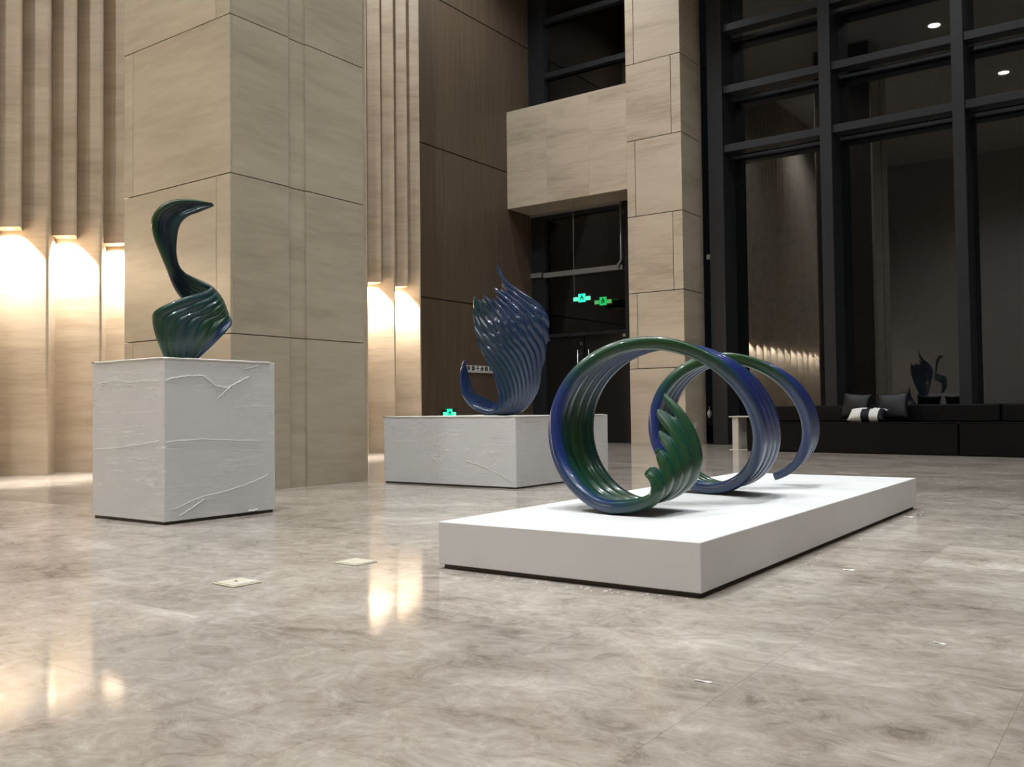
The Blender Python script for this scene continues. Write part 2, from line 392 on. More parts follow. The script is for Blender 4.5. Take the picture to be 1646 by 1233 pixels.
# ------------------------------------------------------------------ near column
col = empty('stone_column', (-8.0, 6.31, 0)); setp(col, 'massive square travertine column beside the wrapped tall plinth', 'column')
X0, X1, Y0, Y1 = -8.88, -7.12, 5.42, 7.20
T = 0.03; gj = 0.0045; gv = 0.003
def rel(o, p): o.matrix_parent_inverse = Matrix.Translation(-Vector(p.location)); return o
rel(box('core', X0 + T, X1 - T - 0.02, Y0 + T, Y1, 0, CEIL, 'joint', col), col)
zs = [0, 1.50, 3.02, 4.54, 6.06, 7.58, 9.1, 10.6, CEIL]
for r, (a, b) in enumerate(zip(zs, zs[1:])):
    xj = -8.72 if r % 2 == 0 else -7.33
    a2, b2 = a + (gj if r else 0), b - gj
    rel(box('panel', X0, xj - gv, Y0, Y0 + T, a2, b2, 'col', col, 0.002), col)
    rel(box('panel', xj + gv, X1, Y0, Y0 + T, a2, b2, 'col', col, 0.002), col)
    rel(box('panel', X1 - T, X1, Y0 + T, 6.13, a2, b2, 'col', col, 0.002), col)
    rel(box('inset_strip', X1 - T - 0.018, X1 - 0.018, 6.13, 6.36, a2, b2, 'col', col, 0.002), col)
    rel(box('panel', X1 - T, X1, 6.36, Y1 - 0.02, a2, b2, 'col', col, 0.002), col)
    rel(box('panel', X0, X0 + T, Y0 + T, Y1, a2, b2, 'col', col, 0.002), col)
rel(box('edge_trim', X1 - 0.06, X1 - 0.012, Y1 - 0.02, Y1 + 0.03, 0, CEIL, 'col', col), col)

# ------------------------------------------------------------------ far pillar and the entrance beam
pil = empty('stone_pillar', (-8.41, 17.2, 0)); setp(pil, 'pale travertine pillar between the entrance and the window wall', 'column')
PX0, PX1, PY0, PY1 = -9.02, -7.79, 16.8, 17.78
rel(box('core', PX0 + T, PX1 - T, PY0 + T, PY1, 0, CEIL, 'joint', pil), pil)
zs = [0, 1.567, 3.13, 4.72, 6.305, 7.91, 9.5, 11.1, CEIL]
for r, (a, b) in enumerate(zip(zs, zs[1:])):
    xj = -8.0 if r % 2 == 0 else -8.83
    g2 = 0.008
    a2, b2 = a + (g2 if r else 0), b - g2
    rel(box('panel', PX0, xj - 0.007, PY0, PY0 + T, a2, b2, 'beam', pil, 0.002), pil)
    rel(box('panel', xj + 0.007, PX1, PY0, PY0 + T, a2, b2, 'beam', pil, 0.002), pil)
    rel(box('panel', PX1 - T, PX1, PY0 + T, PY1 - 0.08, a2, b2, 'beam', pil, 0.002), pil)
    rel(box('panel', PX0, PX0 + T, PY0 + T, PY1, a2, b2, 'beam', pil, 0.002), pil)
rel(box('edge_trim', PX1 - 0.08, PX1 - 0.02, PY1 - 0.07, PY1 + 0.06, 0, CEIL, 'beam', pil), pil)
sw = rel(box('socket_plate', PX1, PX1 + 0.012, 17.22, 17.34, 0.33, 0.45, 'plastic', pil, 0.003), pil)

bea = empty('stone_beam', (-10.56, 17.2, 5.32)); setp(bea, 'deep travertine beam spanning above the dark entrance doors', 'beam')
bx = [-12.10, -11.02, -9.94, PX0]
for a, b in zip(bx, bx[1:]):
    rel(box('panel', a + 0.001, b - 0.001, 16.8, 16.83, 5.325, 7.55, 'beam', bea, 0.001), bea)
    rel(box('soffit_panel', a + 0.001, b - 0.001, 16.83, 17.72, 5.325, 5.345, 'beam', bea, 0.001), bea)
rel(box('core', -12.1, PX0, 16.83, 17.72, 5.345, 7.53, 'beam', bea), bea)

# ------------------------------------------------------------------ glazing above the beam and the entrance screen
w2 = empty('window_2', (0, 0, 0)); setp(w2, 'dark glazed screen above the stone beam', 'window', kind='structure')
box('mullion', -12.1, -11.66, 17.70, 17.90, 7.55, CEIL, 'metal', w2); box('mullion', -9.35, PX0, 17.70, 17.90, 7.55, CEIL, 'metal', w2)
zz = [7.55, 8.55, 9.85, 11.1, CEIL]
for a, b in zip(zz, zz[1:]): box('pane', -11.70, -9.30, 17.845, 17.857, a, b, 'glass', w2)
for z in (8.55, 9.85, 11.1): box('transom', -11.66, -9.35, 17.72, 17.86, z - 0.05, z + 0.07, 'metal', w2, 0.004)

d1 = empty('door_1', (-10.6, 17.86, 0)); setp(d1, 'dark double entrance doors under a tall glazed screen', 'door', kind='structure')
def dd(name, *a, **k): return rel(box(name, *a, d1, **k), d1)
dd('mullion', -12.1, -11.72, 17.74, 17.9, 0, 5.32, 'metal')
dd('mullion', -9.62, PX0, 17.74, 17.9, 0, 5.32, 'metal')
dd('head_rail', -11.72, -9.62, 17.74, 17.9, 5.2, 5.32, 'metal')
dd('pane', -11.72, -9.62, 17.86, 17.875, 3.95, 5.2, 'glass'); dd('pane', -11.72, -9.62, 17.86, 17.875, 2.5, 3.85, 'glass')
dd('transom', -11.74, -9.66, 17.70, 17.82, 3.82, 3.93, 'grey_metal'); dd('transom', -12.1, -11.80, 17.70, 17.82, 3.84, 3.95, 'grey_metal')
dd('door_head', -11.72, -9.62, 17.76, 17.9, 2.42, 2.5, 'metal')
dd('soffit_track', -12.08, -9.66, 17.66, 17.74, 5.27, 5.325, 'grey_metal')
for a, b, hx in ((-11.72, -10.73, -10.86), (-10.69, -9.62, -10.57)):
    lf = dd('door_leaf', a, b, 17.80, 17.85, 0.01, 2.42, 'door')
    h = rel(tube('handle', [(hx, 17.74, 0.95), (hx, 17.74, 2.1)], 0.016, 'steel', d1), d1)
    for z in (1.05, 2.0): rel(tube('handle_mount', [(hx, 17.74, z), (hx, 17.81, z)], 0.012, 'steel', d1), d1)
    rel(box('hinge', (a if a < -11 else b - 0.09), (a + 0.09 if a < -11 else b), 17.77, 17.80, 2.34, 2.40, 'steel', d1), d1)
dd('lock', -10.81, -10.77, 17.78, 17.80, 2.2, 2.28, 'steel')
pp = tube('conduit_pipe', [(-9.66, 17.66, 5.32), (-9.66, 17.66, 4.05), (-9.68, 17.66, 3.98), (-9.74, 17.66, 3.93), (-9.74, 17.66, 3.84)], 0.028, 'grey_metal')
setp(pp, 'thin grey pipe running down the right edge of the entrance screen', 'pipe')

# ------------------------------------------------------------------ window wall on the right
w1 = empty('window_1', (0, 0, 0)); setp(w1, 'tall black-framed curtain wall glass at night', 'window', kind='structure')
mull = [(-7.52, -7.20), (-5.25, -5.03), (-2.94, -2.74), (-0.64, -0.44), (1.66, 1.86), (3.96, 4.16), (6.26, 6.46), (8.56, 8.76)]
for a, b in mull: box('mullion', a, b, 17.5, 18.16, 0, CEIL, 'metal', w1, 0.006)
for (a0, a), (b, b1) in zip(mull, mull[1:]):
    for z in (5.94, 7.15, 8.42, 9.7, 11.0): box('transom', a, b, 17.56, 17.86, z, z + 0.15, 'metal', w1, 0.006); box('glazing_bar', a, b, 18.08, 18.16, z - .03, z + .03, 'metal', w1)
    zz = [0.1, 5.94, 7.15, 8.42, 9.7, 11.0, CEIL]
    for c0, c1_ in zip(zz, zz[1:]): box('pane', a, b, 18.12, 18.132, c0 + .004, c1_ - .004, 'glass', w1)
    box('sill', a, b, 17.7, 18.16, 0, 0.1, 'metal', w1)
for z in (2.9, 5.7, 7.9): box('bracket', -7.79, -7.52, 17.9, 17.98, z, z + 0.06, 'metal', w1)
gr = box('ground_outside', -30, 20, 18.4, 45, -0.4, -0.15, 'asphalt'); setp(gr, 'dark night ground beyond the window wall', 'ground', kind='structure')

# ------------------------------------------------------------------ plinths
def plinth(name, label, x0, x1, y0, y1, h, gap, inset, wrap):
    p = empty(name, ((x0 + x1) / 2, (y0 + y1) / 2, 0)); setp(p, label, 'plinth')
    rel(box('foot', x0 + inset, x1 - inset, y0 + inset, y1 - inset, 0.0, gap, 'base', p), p)
    rel(box('body', x0, x1, y0, y1, gap, h, 'white', p, 0.004), p)
    if wrap:
        bm = bmesh.new(); uvl = bm.loops.layers.uv.new('uv')
        per = []; e = 0.0012
        cor = [(x0 - e, y0 - e), (x1 + e, y0 - e), (x1 + e, y1 + e), (x0 - e, y1 + e)]
        s = 0; nz = 26
        for c in range(4):
            a, b = Vector(cor[c]), Vector(cor[(c + 1) % 4]); n = 34; ln = (b - a).length
            nrm = Vector(((b - a).y, -(b - a).x)).normalized()
            for q in range(n):
                t = q / n; per.append((a.lerp(b, t), nrm, s + t * ln, 0 if q == 0 else 1))
            s += ln
        zs_ = [gap + 0.004 + (h + 0.004 - gap) * i / nz for i in range(nz + 1)]
        grid = []
        for pt, nrm, u, k in per:
            colv = []
            for i, z in enumerate(zs_):
                d = (noise.noise(Vector((u * 2.2 + z * 1.3, z * 17 + u * 1.7, wrap))) * 0.0006 + noise.noise(Vector((u * 3 - z * 4, z * 6 - u, wrap + 5))) * 0.0012 + 0.0014) * k
                if i == nz: d = 0.0
                if i == 0: d += 0.004 * k * (1 + noise.noise(Vector((u * 9, 1, wrap))))
                zz = z + (0.012 * noise.noise(Vector((u * 5, 3, wrap))) if i == 0 else 0)
                colv.append(bm.verts.new((pt.x + nrm.x * d, pt.y + nrm.y * d, max(zz, 0.006))))
            grid.append(colv)
        npn = len(per)
        for i in range(npn):
            j = (i + 1) % npn
            u0 = per[i][2]; u1 = per[j][2] if j else s
            for r in range(nz):
                f = bm.faces.new((grid[i][r], grid[j][r], grid[j][r + 1], grid[i][r + 1]))
                for lp, (uu, zz) in zip(f.loops, ((u0, zs_[r]), (u1, zs_[r]), (u1, zs_[r + 1]), (u0, zs_[r + 1]))): lp[uvl].uv = (uu, zz)
        f = rel(finish(bm, 'plastic_wrap', 'film', p, smooth=True), p)
        # film bunched into thick ropes and a folded rim along the top edge
        rr = random.Random(wrap)
        def rope(pts, r): rel(tube('film_crease', pts, r * .8, 'film_white', p, 6), p)
        rim = [(x0 - .004, y1, h), (x0 - .004, y0 - .004, h + .002), (x1 + .004, y0 - .004, h + .002), (x1 + .004, y1, h)]
        pts = []
        for a, b in zip(rim, rim[1:]):
            a, b = Vector(a), Vector(b)
            for q in range(20): pts.append(a.lerp(b, q / 20) + Vector((0, 0, 0.003 * rr.random())))
        rel(tube('film_rim', pts, 0.006, 'crumb', p, 6), p)
        return p, rope, rr
    return p, None, None

P1, rope, rr = plinth('tall_plinth', 'tall white cube plinth wrapped in stretch film, under the cobra-like sculpture', -6.388, -5.503, 3.65, 4.59, 1.127, 0.022, 0.012, 11)
def crease(ax, fixed, pts, r):
    out = []
    for i in range(len(pts) - 1):
        for q in range(6):
            t = q / 6; a = pts[i][0] * (1 - t) + pts[i + 1][0] * t; z = pts[i][1] * (1 - t) + pts[i + 1][1] * t + 0.008 * (rr.random() - .5)
            out.append((fixed, a, z) if ax == 'x' else (a, fixed, z))
    rope(out, r)
xf = -5.503 + 0.005
crease('x', xf, [(3.66, 0.98), (3.78, 1.01), (3.95, 1.02), (4.06, .95), (4.16, .93), (4.26, .98), (4.36, 1.03)], 0.004)
crease('x', xf, [(4.08, .86), (4.18, .945), (4.34, 1.02)], 0.003)
crease('x', xf, [(4.3, 1.07), (4.45, 1.11)], 0.003)
crease('x', xf, [(3.66, .56), (3.9, .575), (4.2, .555), (4.5, .545)], 0.002)
crease('x', xf, [(3.76, .05), (3.86, .10), (3.98, .165)], 0.003)
crease('x', xf, [(3.7, .10), (3.95, .17), (4.3, .22), (4.57, .30)], 0.002)
crease('x', xf, [(4.34, .03), (4.44, .035)], 0.006)
yf = 3.65 - 0.005
crease('y', yf, [(-6.36, .50), (-6.1, .51), (-5.8, .54), (-5.52, .575)], 0.002)
crease('y', yf, [(-6.34, .97), (-6.1, 1.0), (-5.9, .975), (-5.7, .985), (-5.52, .975)], 0.002)

P2, rope, rr = plinth('low_wide_plinth', 'wide low white plinth wrapped in stretch film, under the wing-like sculpture', -6.735, -5.025, 7.07, 8.82, 0.687, 0.016, 0.012, 23)
crease('y', 7.066, [(-6.03, .31), (-5.97, .28), (-5.92, .22)], 0.005)
crease('y', 7.066, [(-5.62, .25), (-5.4, .20), (-5.2, .13), (-5.06, .06)], 0.003)
crease('y', 7.066, [(-6.64, .62), (-6.58, .56)], 0.002)

P3, _, _ = plinth('display_platform', 'long low white platform carrying the double ring sculpture', -2.843, -1.50, 3.352, 7.13, 0.222, 0.022, 0.02, 0)

# ------------------------------------------------------------------ ribbon sculptures
def catmull(st, n):
    """st: list of vectors, n samples over the whole run"""
    k = len(st) - 1; out = []
    for i in range(n):
        t = i / (n - 1) * k; a = min(int(t), k - 1); f = t - a
        p0, p1, p2, p3 = st[max(a - 1, 0)], st[a], st[a + 1], st[min(a + 2, k)]
        out.append(0.5 * ((2 * p1) + (p2 - p0) * f + (2 * p0 - 5 * p1 + 4 * p2 - p3) * f * f + (3 * p1 - p0 - 3 * p2 + p3) * f ** 3))
    return out

def ribbon(name, P, thick, rib_o, rib_i, tint, mat, parent):
    """closed ribbed shell around the mid-surface P[i][j]; every function takes (s, v) in 0..1"""
    ns, nv = len(P), len(P[0])
    bm = bmesh.new(); uvl = bm.loops.layers.uv.new('uv'); tl = bm.verts.layers.float.new('tint')
    A, B = [], []
    for i in range(ns):
        ra, rb = [], []
        for j in range(nv):
            ds = P[min(i + 1, ns - 1)][j] - P[max(i - 1, 0)][j]; dv = P[i][min(j + 1, nv - 1)] - P[i][max(j - 1, 0)]
            n = ds.cross(dv); n = n.normalized() if n.length > 1e-9 else Vector((0, 0, 1))
            s, v = i / (ns - 1), j / (nv - 1)
            h = thick(s, v) / 2
            a = bm.verts.new(P[i][j] + n * (h + rib_o(s, v))); b = bm.verts.new(P[i][j] - n * (h + rib_i(s, v)))
            a[tl] = tint(s, v, 1); b[tl] = tint(s, v, -1)
            ra.append(a); rb.append(b)
        A.append(ra); B.append(rb)
    def face(vs, uvs):
        try: f = bm.faces.new(vs)
        except ValueError: return
        for lp, uv in zip(f.loops, uvs): lp[uvl].uv = uv
    for i in range(ns - 1):
        for j in range(nv - 1):
            u0, u1, v0, v1 = i / (ns - 1), (i + 1) / (ns - 1), j / (nv - 1), (j + 1) / (nv - 1)
            face((A[i][j], A[i + 1][j], A[i + 1][j + 1], A[i][j + 1]), ((u0, v0), (u1, v0), (u1, v1), (u0, v1)))
            face((B[i][j], B[i][j + 1], B[i + 1][j + 1], B[i + 1][j]), ((u0, v0 + 2), (u0, v1 + 2), (u1, v1 + 2), (u1, v0 + 2)))
    loop = [(i, 0) for i in range(ns)] + [(ns - 1, j) for j in range(1, nv)] + [(i, nv - 1) for i in range(ns - 2, -1, -1)] + [(0, j) for j in range(nv - 2, 0, -1)]
    mid = {}
    for (i, j) in loop:                                   # rounded rim
        c = (A[i][j].co + B[i][j].co) / 2
        ii = 1 if i == 0 else (ns - 2 if i == ns - 1 else i); jj = 1 if j == 0 else (nv - 2 if j == nv - 1 else j)
        out = c - P[ii][jj]; out = out.normalized() if out.length > 1e-9 else Vector((0, 0, 0))
        mv = bm.verts.new(c + out * thick(i / (ns - 1), j / (nv - 1)) * 0.10); mv[tl] = tint(i / (ns - 1), j / (nv - 1), 0); mid[(i, j)] = mv
    for a, b in zip(loop, loop[1:] + loop[:1]):
        q = [(x[0] / (ns - 1), x[1] / (nv - 1)) for x in (a, b)]
        face((A[a[0]][a[1]], mid[a], mid[b], A[b[0]][b[1]]), (q[0], q[0], q[1], q[1]))
        face((mid[a], B[a[0]][a[1]], B[b[0]][b[1]], mid[b]), (q[0], q[0], q[1], q[1]))
    o = finish(bm, name, mat, parent, smooth=True)
    return o

def sm(x, a, b):
    t = min(max((x - a) / (b - a), 0), 1); return t * t * (3 - 2 * t)

# --- double ring with feathered start, lying on the platform
hx = dict(xa=-2.276, Rx=.436, Rz=.448, y0=3.505, k=1.482, w1=.428, w2=.265, sx=-.024, k2=-.157, dR=-.043, tilt=.219, zt=-.252)
ZB = 0.222
def helix(p, v, w):
    t = p / (2 * PI); s = 1 + hx['dR'] * (t - 1); rx, rz = hx['Rx'] * s, hx['Rz'] * s
    c, s_ = math.cos(-p), math.sin(-p); th = 0.03                      # mid-surface sits half a thickness inside
    return Vector((hx['xa'] + hx['sx'] * (t - 1) + (rx - th) * c,
                   hx['y0'] + hx['k'] * t + hx['k2'] * t * t + v * w + hx['tilt'] * rx * c + hx['zt'] * rz * s_,
                   ZB + rz + (rz - th) * s_))
def hw(p):
    t = p / (2 * PI); return hx['w1'] + (hx['w2'] - hx['w1']) * min(max(t - .5, 0), 1.5) / 1.5
TIPS = [(-2.06, .43), (-2.055, .53), (-2.083, .60), (-2.145, .72), (-2.147, .815)]
TAIL = [Vector((0, 0, 0)), Vector((.14, 0, .03)), Vector((.255, 0, .105)), Vector((.305, 0, .21)), Vector((.29, 0, .34)), Vector((.215, 0, .48)), Vector((.115, 0, .575))]
NV, NT, NH = 51, 46, 250
tail_c = catmull(TAIL, 101)
def tail_pt(q, v, base):
    """q 0 at the tip, 1 at the platform contact"""
    jf = min(v * 5, 4.9999); j = int(jf); f = jf - j
    tj = lambda a: Vector((TIPS[a][0], 0, TIPS[a][1]))
    x = v * 5 - .5; a = min(max(int(math.floor(x)), 0), 3); g = min(max(x - a, 0), 1)
    tip = tj(a).lerp(tj(a + 1), g)
    notch = 0.17 * abs(2 * f - 1) ** 3                                # gaps between neighbouring feathers
    e = (1 - q) * (1 - notch); cpt = tail_c[0]
    ii = e * 100; i0 = min(int(ii), 99); cpt = tail_c[i0].lerp(tail_c[i0 + 1], ii - i0)
    endp = tail_c[100]
    sz = (tip.z - ZB - .03) / endp.z; mx_ = 0.62 + 0.38 * v
    dx = (tip.x - base.x) - endp.x * mx_
    lean = 0.05 * math.sin(2 * PI * f) * (e ** 3)
    return Vector((base.x + cpt.x * mx_ + dx * e * e, base.y - 0.02 * e * (1 - v) + 0.05 * (f - .5) * e ** 3 * -1, base.z + cpt.z * sz))
P = []
pe = 4.44 * PI
for i in range(NT):
    q = i / NT
    P.append([tail_pt(q, j / (NV - 1), helix(.5 * PI, j / (NV - 1), hw(.5 * PI))) for j in range(NV)])
for i in range(NH):
    row = []
    for j in range(NV):
        v = j / (NV - 1)
        f = (v * 5) % 1.0 if v < 1 else 1.0
        end = pe - v * 0.30 * PI - 0.05 * PI * abs(2 * f - 1) ** 2
        p = .5 * PI + (i / (NH - 1)) * (end - .5 * PI)
        ww_ = hw(p) * (1 - 0.55 * sm(p, 4.0 * PI, 4.5 * PI))
        row.append(helix(p, v, ww_))
    P.append(row)
NS = NT + NH
S0 = NT / (NS - 1)
def ph(s): return .5 * PI + max(0, (s - S0) / (1 - S0)) * (pe - .5 * PI)
def rib3(s, v):
    # five lobes across the band, the front lobe a broad plain rim
    k = abs(math.cos(PI * v * 5 + PI / 2)) ** 0.75
    return 0.013 * (k - 0.6) * (1 - 0.3 * sm(s, .9, 1))
def th3(s, v):
    e = (.1 + .9 * sm(s, 0, .15)) * (1 - .5 * sm(s, .94, 1))
    return (0.020 + 0.036 * (1 - sm(v, .1, .35)) + 0.006) * (0.45 + 0.55 * e)
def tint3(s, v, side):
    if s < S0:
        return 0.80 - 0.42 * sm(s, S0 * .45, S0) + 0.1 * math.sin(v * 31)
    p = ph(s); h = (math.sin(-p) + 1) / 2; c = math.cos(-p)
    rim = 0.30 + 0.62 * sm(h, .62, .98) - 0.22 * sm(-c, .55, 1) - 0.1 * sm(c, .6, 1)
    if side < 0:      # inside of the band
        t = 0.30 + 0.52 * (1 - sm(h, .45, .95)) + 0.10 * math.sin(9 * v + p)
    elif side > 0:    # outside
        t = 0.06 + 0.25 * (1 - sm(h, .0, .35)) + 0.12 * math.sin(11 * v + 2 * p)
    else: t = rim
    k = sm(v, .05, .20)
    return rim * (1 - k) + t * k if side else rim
# find which side is outside: normal = ds x dv; flip v order if it points inwards
i = NT + NH // 4; nn = (P[i + 1][5] - P[i - 1][5]).cross(P[i][6] - P[i][4]); rad = P[i][5] - Vector((hx['xa'], P[i][5].y, ZB + .44))
sgn = 1 if nn.dot(rad) > 0 else -1
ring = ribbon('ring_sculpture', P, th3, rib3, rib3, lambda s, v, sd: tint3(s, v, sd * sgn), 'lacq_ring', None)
setp(ring, 'glossy blue-green ribbon coiled into two large rings with a feathered end, on the long platform', 'sculpture')

# --- upright ribbons described in their own frame: u right, v up, d away (metres)
def frame(origin, heading):
    h = math.radians(heading)
    u = Vector((math.cos(h), math.sin(h), 0)); d = Vector((-math.sin(h), math.cos(h), 0)); o = Vector(origin)
    return lambda a: o + u * a[0] + Vector((0, 0, a[1])) + d * a[2]

def loft(st, F, ns, nv, bulge, trim=None):
    a = catmull([Vector(F(x[0])) for x in st], ns); b = catmull([Vector(F(x[1])) for x in st], ns)
    bl = catmull([Vector((x[2], 0, 0)) for x in st], ns)
    P = []
    for i in range(ns):
        row = []
        for j in range(nv):
            v = j / (nv - 1); s = i / (ns - 1)
            if trim and s > .55: s = .55 + (s - .55) * (trim(v) - .55) / .45
            t = s * (ns - 1); i0 = min(int(t), ns - 2); f = t - i0
            A_, B_ = a[i0].lerp(a[i0 + 1], f), b[i0].lerp(b[i0 + 1], f); bb = bl[i0].x * (1 - f) + bl[i0 + 1].x * f
            p = A_.lerp(B_, v)
            row.append((p, bb * math.sin(PI * v)))
        P.append(row)
    out = []
    for i in range(ns):
        r = []
        for j in range(nv):
            ds = P[min(i + 1, ns - 1)][j][0] - P[max(i - 1, 0)][j][0]; dv = P[i][min(j + 1, nv - 1)][0] - P[i][max(j - 1, 0)][0]
            n = ds.cross(dv); n = n.normalized() if n.length > 1e-9 else Vector((0, 0, 1))
            r.append(P[i][j][0] + n * P[i][j][1])
        out.append(r)
    return out

# cobra-like ribbon on the tall plinth
F1 = frame((-5.95, 4.12, 1.127), 55.3)
k1 = 0.00106
def c1(x, y, d): return ((x - 339) * k1, (1207 - y) * k1, d)
ST1 = [  # (upper/outer edge, lower/inner edge, bulge)
    (c1(205, 1207, -.10), c1(395, 1207, .02), -.03), (c1(160, 1085, -.14), c1(470, 1140, -.04), -.05), (c1(132, 970, -.15), c1(545, 1072, -.07), -.06),
    (c1(140, 900, -.17), c1(600, 1018, -.05), -.06), (c1(215, 848, -.19), c1(634, 975, .02), -.06), (c1(345, 790, -.19), c1(645, 930, .10), -.06),
    (c1(455, 748, -.13), c1(628, 880, .19), -.05), (c1(512, 700, -.02), c1(580, 850, .24), -.04), (c1(500, 668, .09), c1(490, 830, .25), -.03),
    (c1(430, 622, .15), c1(400, 810, .23), -.02), (c1(345, 578, .15), c1(330, 760, .18), -.02), (c1(303, 535, .12), c1(275, 675, .12), -.02),
    (c1(283, 455, .08), c1(233, 570, .07), -.02), (c1(284, 360, .05), c1(183, 455, .03), -.03), (c1(295, 280, .03), c1(140, 345, .0), -.04),
    (c1(325, 220, .01), c1(127, 250, -.02), -.05), (c1(375, 178, 0), c1(165, 165, -.03), -.05), (c1(440, 150, 0), c1(250, 100, -.02), -.04),
    (c1(490, 130, -.01), c1(370, 78, -.01), -.02), (c1(537, 112, -.02), c1(520, 92, -.02), 0)]
Pc = loft(ST1, F1, 170, 41, None)
def rib1(s, v): return (0.011 + .008 * (1 - sm(s, .2, .3))) * (abs(math.sin(PI * v * 6.5)) ** .8 - .5) * (1 - .75 * sm(s, .62, .75)) * (1 - .6 * sm(s, .26, .34) * (1 - sm(s, .42, .5)))
def tint1(s, v, sd):
    t = 0.66 + 0.17 * math.sin(7 * v + 12 * s) * (1 - sm(s, .5, .6))
    if v > .86 and s < .42: t = 0.02
    if s > .5: t = 0.33 + .1 * math.sin(9 * v)
    if s > .62 and (v > .88): t = .95
    return t
cob = ribbon('cobra_sculpture', Pc, lambda s, v: 0.026 * (1 - .5 * sm(s, .9, 1)), rib1, rib1, tint1, 'lacq_cobra', None)
setp(cob, 'dark green ribbon sculpture twisting up like a cobra on the tall wrapped plinth', 'sculpture')

# wing-like ribbon on the low wide plinth
F2 = frame((-5.80, 7.90, 0.687), 36.3)
k2 = 1 / 659.0
def c2(x, y, d): return ((x - 467) * k2, (1141 - y) * k2, d)
ST2 = [  # (right/far edge, left/near edge, bulge)
    (c2(210, 762, .01), c2(201, 768, 0), 0), (c2(234, 870, .10), c2(183, 895, -.05), .01), (c2(275, 985, .18), c2(203, 1005, -.10), .02),
    (c2(350, 1030, .22), c2(275, 1092, -.12), .03), (c2(440, 1070, .25), c2(372, 1128, -.12), .04), (c2(560, 1120, .24), c2(430, 1096, -.10), .05),
    (c2(650, 1090, .20), c2(446, 1025, -.08), .07), (c2(722, 970, .15), c2(436, 945, -.05), .09), (c2(760, 810, .10), c2(402, 835, -.02), .11),
    (c2(788, 670, .06), c2(347, 728, 0), .12), (c2(806, 560, .02), c2(303, 615, .02), .12), (c2(802, 460, 0), c2(284, 515, .04), .12),
    (c2(745, 375, -.01), c2(279, 445, .05), .10), (c2(625, 283, -.02), c2(277, 393, .05), .08), (c2(522, 203, -.02), c2(277, 352, .05), .06),
    (c2(471, 118, -.01), c2(278, 327, .05), .03), (c2(457, 56, 0), c2(281, 306, .05), .0)]
NF = 10
def drift(s): return -0.5 * sm(s, .34, .86)
def trim2(v):
    f = ((v - .5) * NF) % 1.0
    base = 1.0 - 0.10 * math.sin(PI * v) ** .7
    return base - (0.02 + 0.05 * abs(math.sin(7.3 * int(v * NF)))) * (0 if v > .9 or v < .1 else 1) - 0.045 * abs(2 * f - 1) ** 1.5 * (0 if v > .97 or v < .02 else 1)
Pw = loft(ST2, F2, 190, 65, None, trim2)
def rib2(s, v): return 0.024 * (abs(math.sin(PI * (v + drift(s)) * NF)) ** .65 - .6) * sm(s, .02, .2)
def tint2(s, v, sd): return 0.15 + 0.5 * sm(v, 0.3, .9) * sm(s, .3, .6) + 0.15 * math.sin(6 * v + 9 * s) - .1 * (1 - sm(s, .1, .35))
wing = ribbon('wing_sculpture', Pw, lambda s, v: 0.024 * (1 - .5 * sm(s, .92, 1)), rib2, rib2, tint2, 'lacq_wing', None)
setp(wing, 'steel-blue ribbed sculpture like a rising wing with a hooked tail, on the low wide plinth', 'sculpture')

for o, zt in ((ring, ZB), (cob, 1.127), (wing, 0.687)):
    o.location.z += zt + 0.0005 - min(v.co.z for v in o.data.vertices)

# ------------------------------------------------------------------ sofa, cushions, side table
SF = empty('sofa', (-5.9, 15.16, 0), math.radians(-8)); setp(SF, 'long black leather bench sofa along the window wall', 'sofa')
def sbox(name, *a, bevel=0.02): return box(name, *a, SF, bevel)
for a, b in ((0, 3.43), (3.45, 6.9)): sbox('seat_module', a, b, 0.0, 0.80, 0.0, 0.49, 'leather')
for a, b in ((0.0, 3.83), (3.86, 6.9)): sbox('back_module', a, b, 0.62, 0.90, 0.492, 0.765, 'leather')
for a, b in ((0, 3.43), (3.45, 6.9)):
    o = tube('piping', [(a + .02, .002, .486), (b - .02, .002, .486)], 0.007, 'leather', SF)

def cushion(name, w_, h_, t_, mat, n=18):
    bm = bmesh.new(); top, bot = [], []
    for i in range(n + 1):
        ra, rb = [], []
        for j in range(n + 1):
            a, b = 2 * i / n - 1, 2 * j / n - 1
            pin = 1 - 0.10 * (1 - abs(a) ** 2) * abs(b) ** 6; pin2 = 1 - 0.10 * (1 - abs(b) ** 2) * abs(a) ** 6
            x, z = a * w_ / 2 * pin2, b * h_ / 2 * pin
            y = t_ / 2 * (max(0, (1 - a * a) * (1 - b * b))) ** .42
            ra.append(bm.verts.new((x, -y, z)))
            rb.append(ra[-1] if i in (0, n) or j in (0, n) else bm.verts.new((x, y, z)))
        top.append(ra); bot.append(rb)
    for i in range(n):
        for j in range(n):
            bm.faces.new((top[i][j], top[i + 1][j], top[i + 1][j + 1], top[i][j + 1]))
            q = (bot[i][j], bot[i][j + 1], bot[i + 1][j + 1], bot[i + 1][j])
            try: bm.faces.new(q)
            except ValueError: pass
    return finish(bm, name, mat, None, smooth=True)

def place(o, px, py, pz, rx=0, ry=0, rz=0):
    o.location = (px, py, pz); o.rotation_euler = (rx, ry, rz)
c = cushion('cushion', .48, .46, .18, 'cushion_black'); place(c, -4.11, 15.33, .742, math.radians(-18), math.radians(4), math.radians(-9)); setp(c, 'black satin cushion leaning left of the striped one', 'cushion', 'black cushions on the sofa')
c = cushion('cushion', .52, .46, .18, 'cushion_black'); place(c, -3.53, 15.26, .738, math.radians(-20), math.radians(-4), math.radians(-6)); setp(c, 'black satin cushion standing directly behind the striped one', 'cushion', 'black cushions on the sofa')
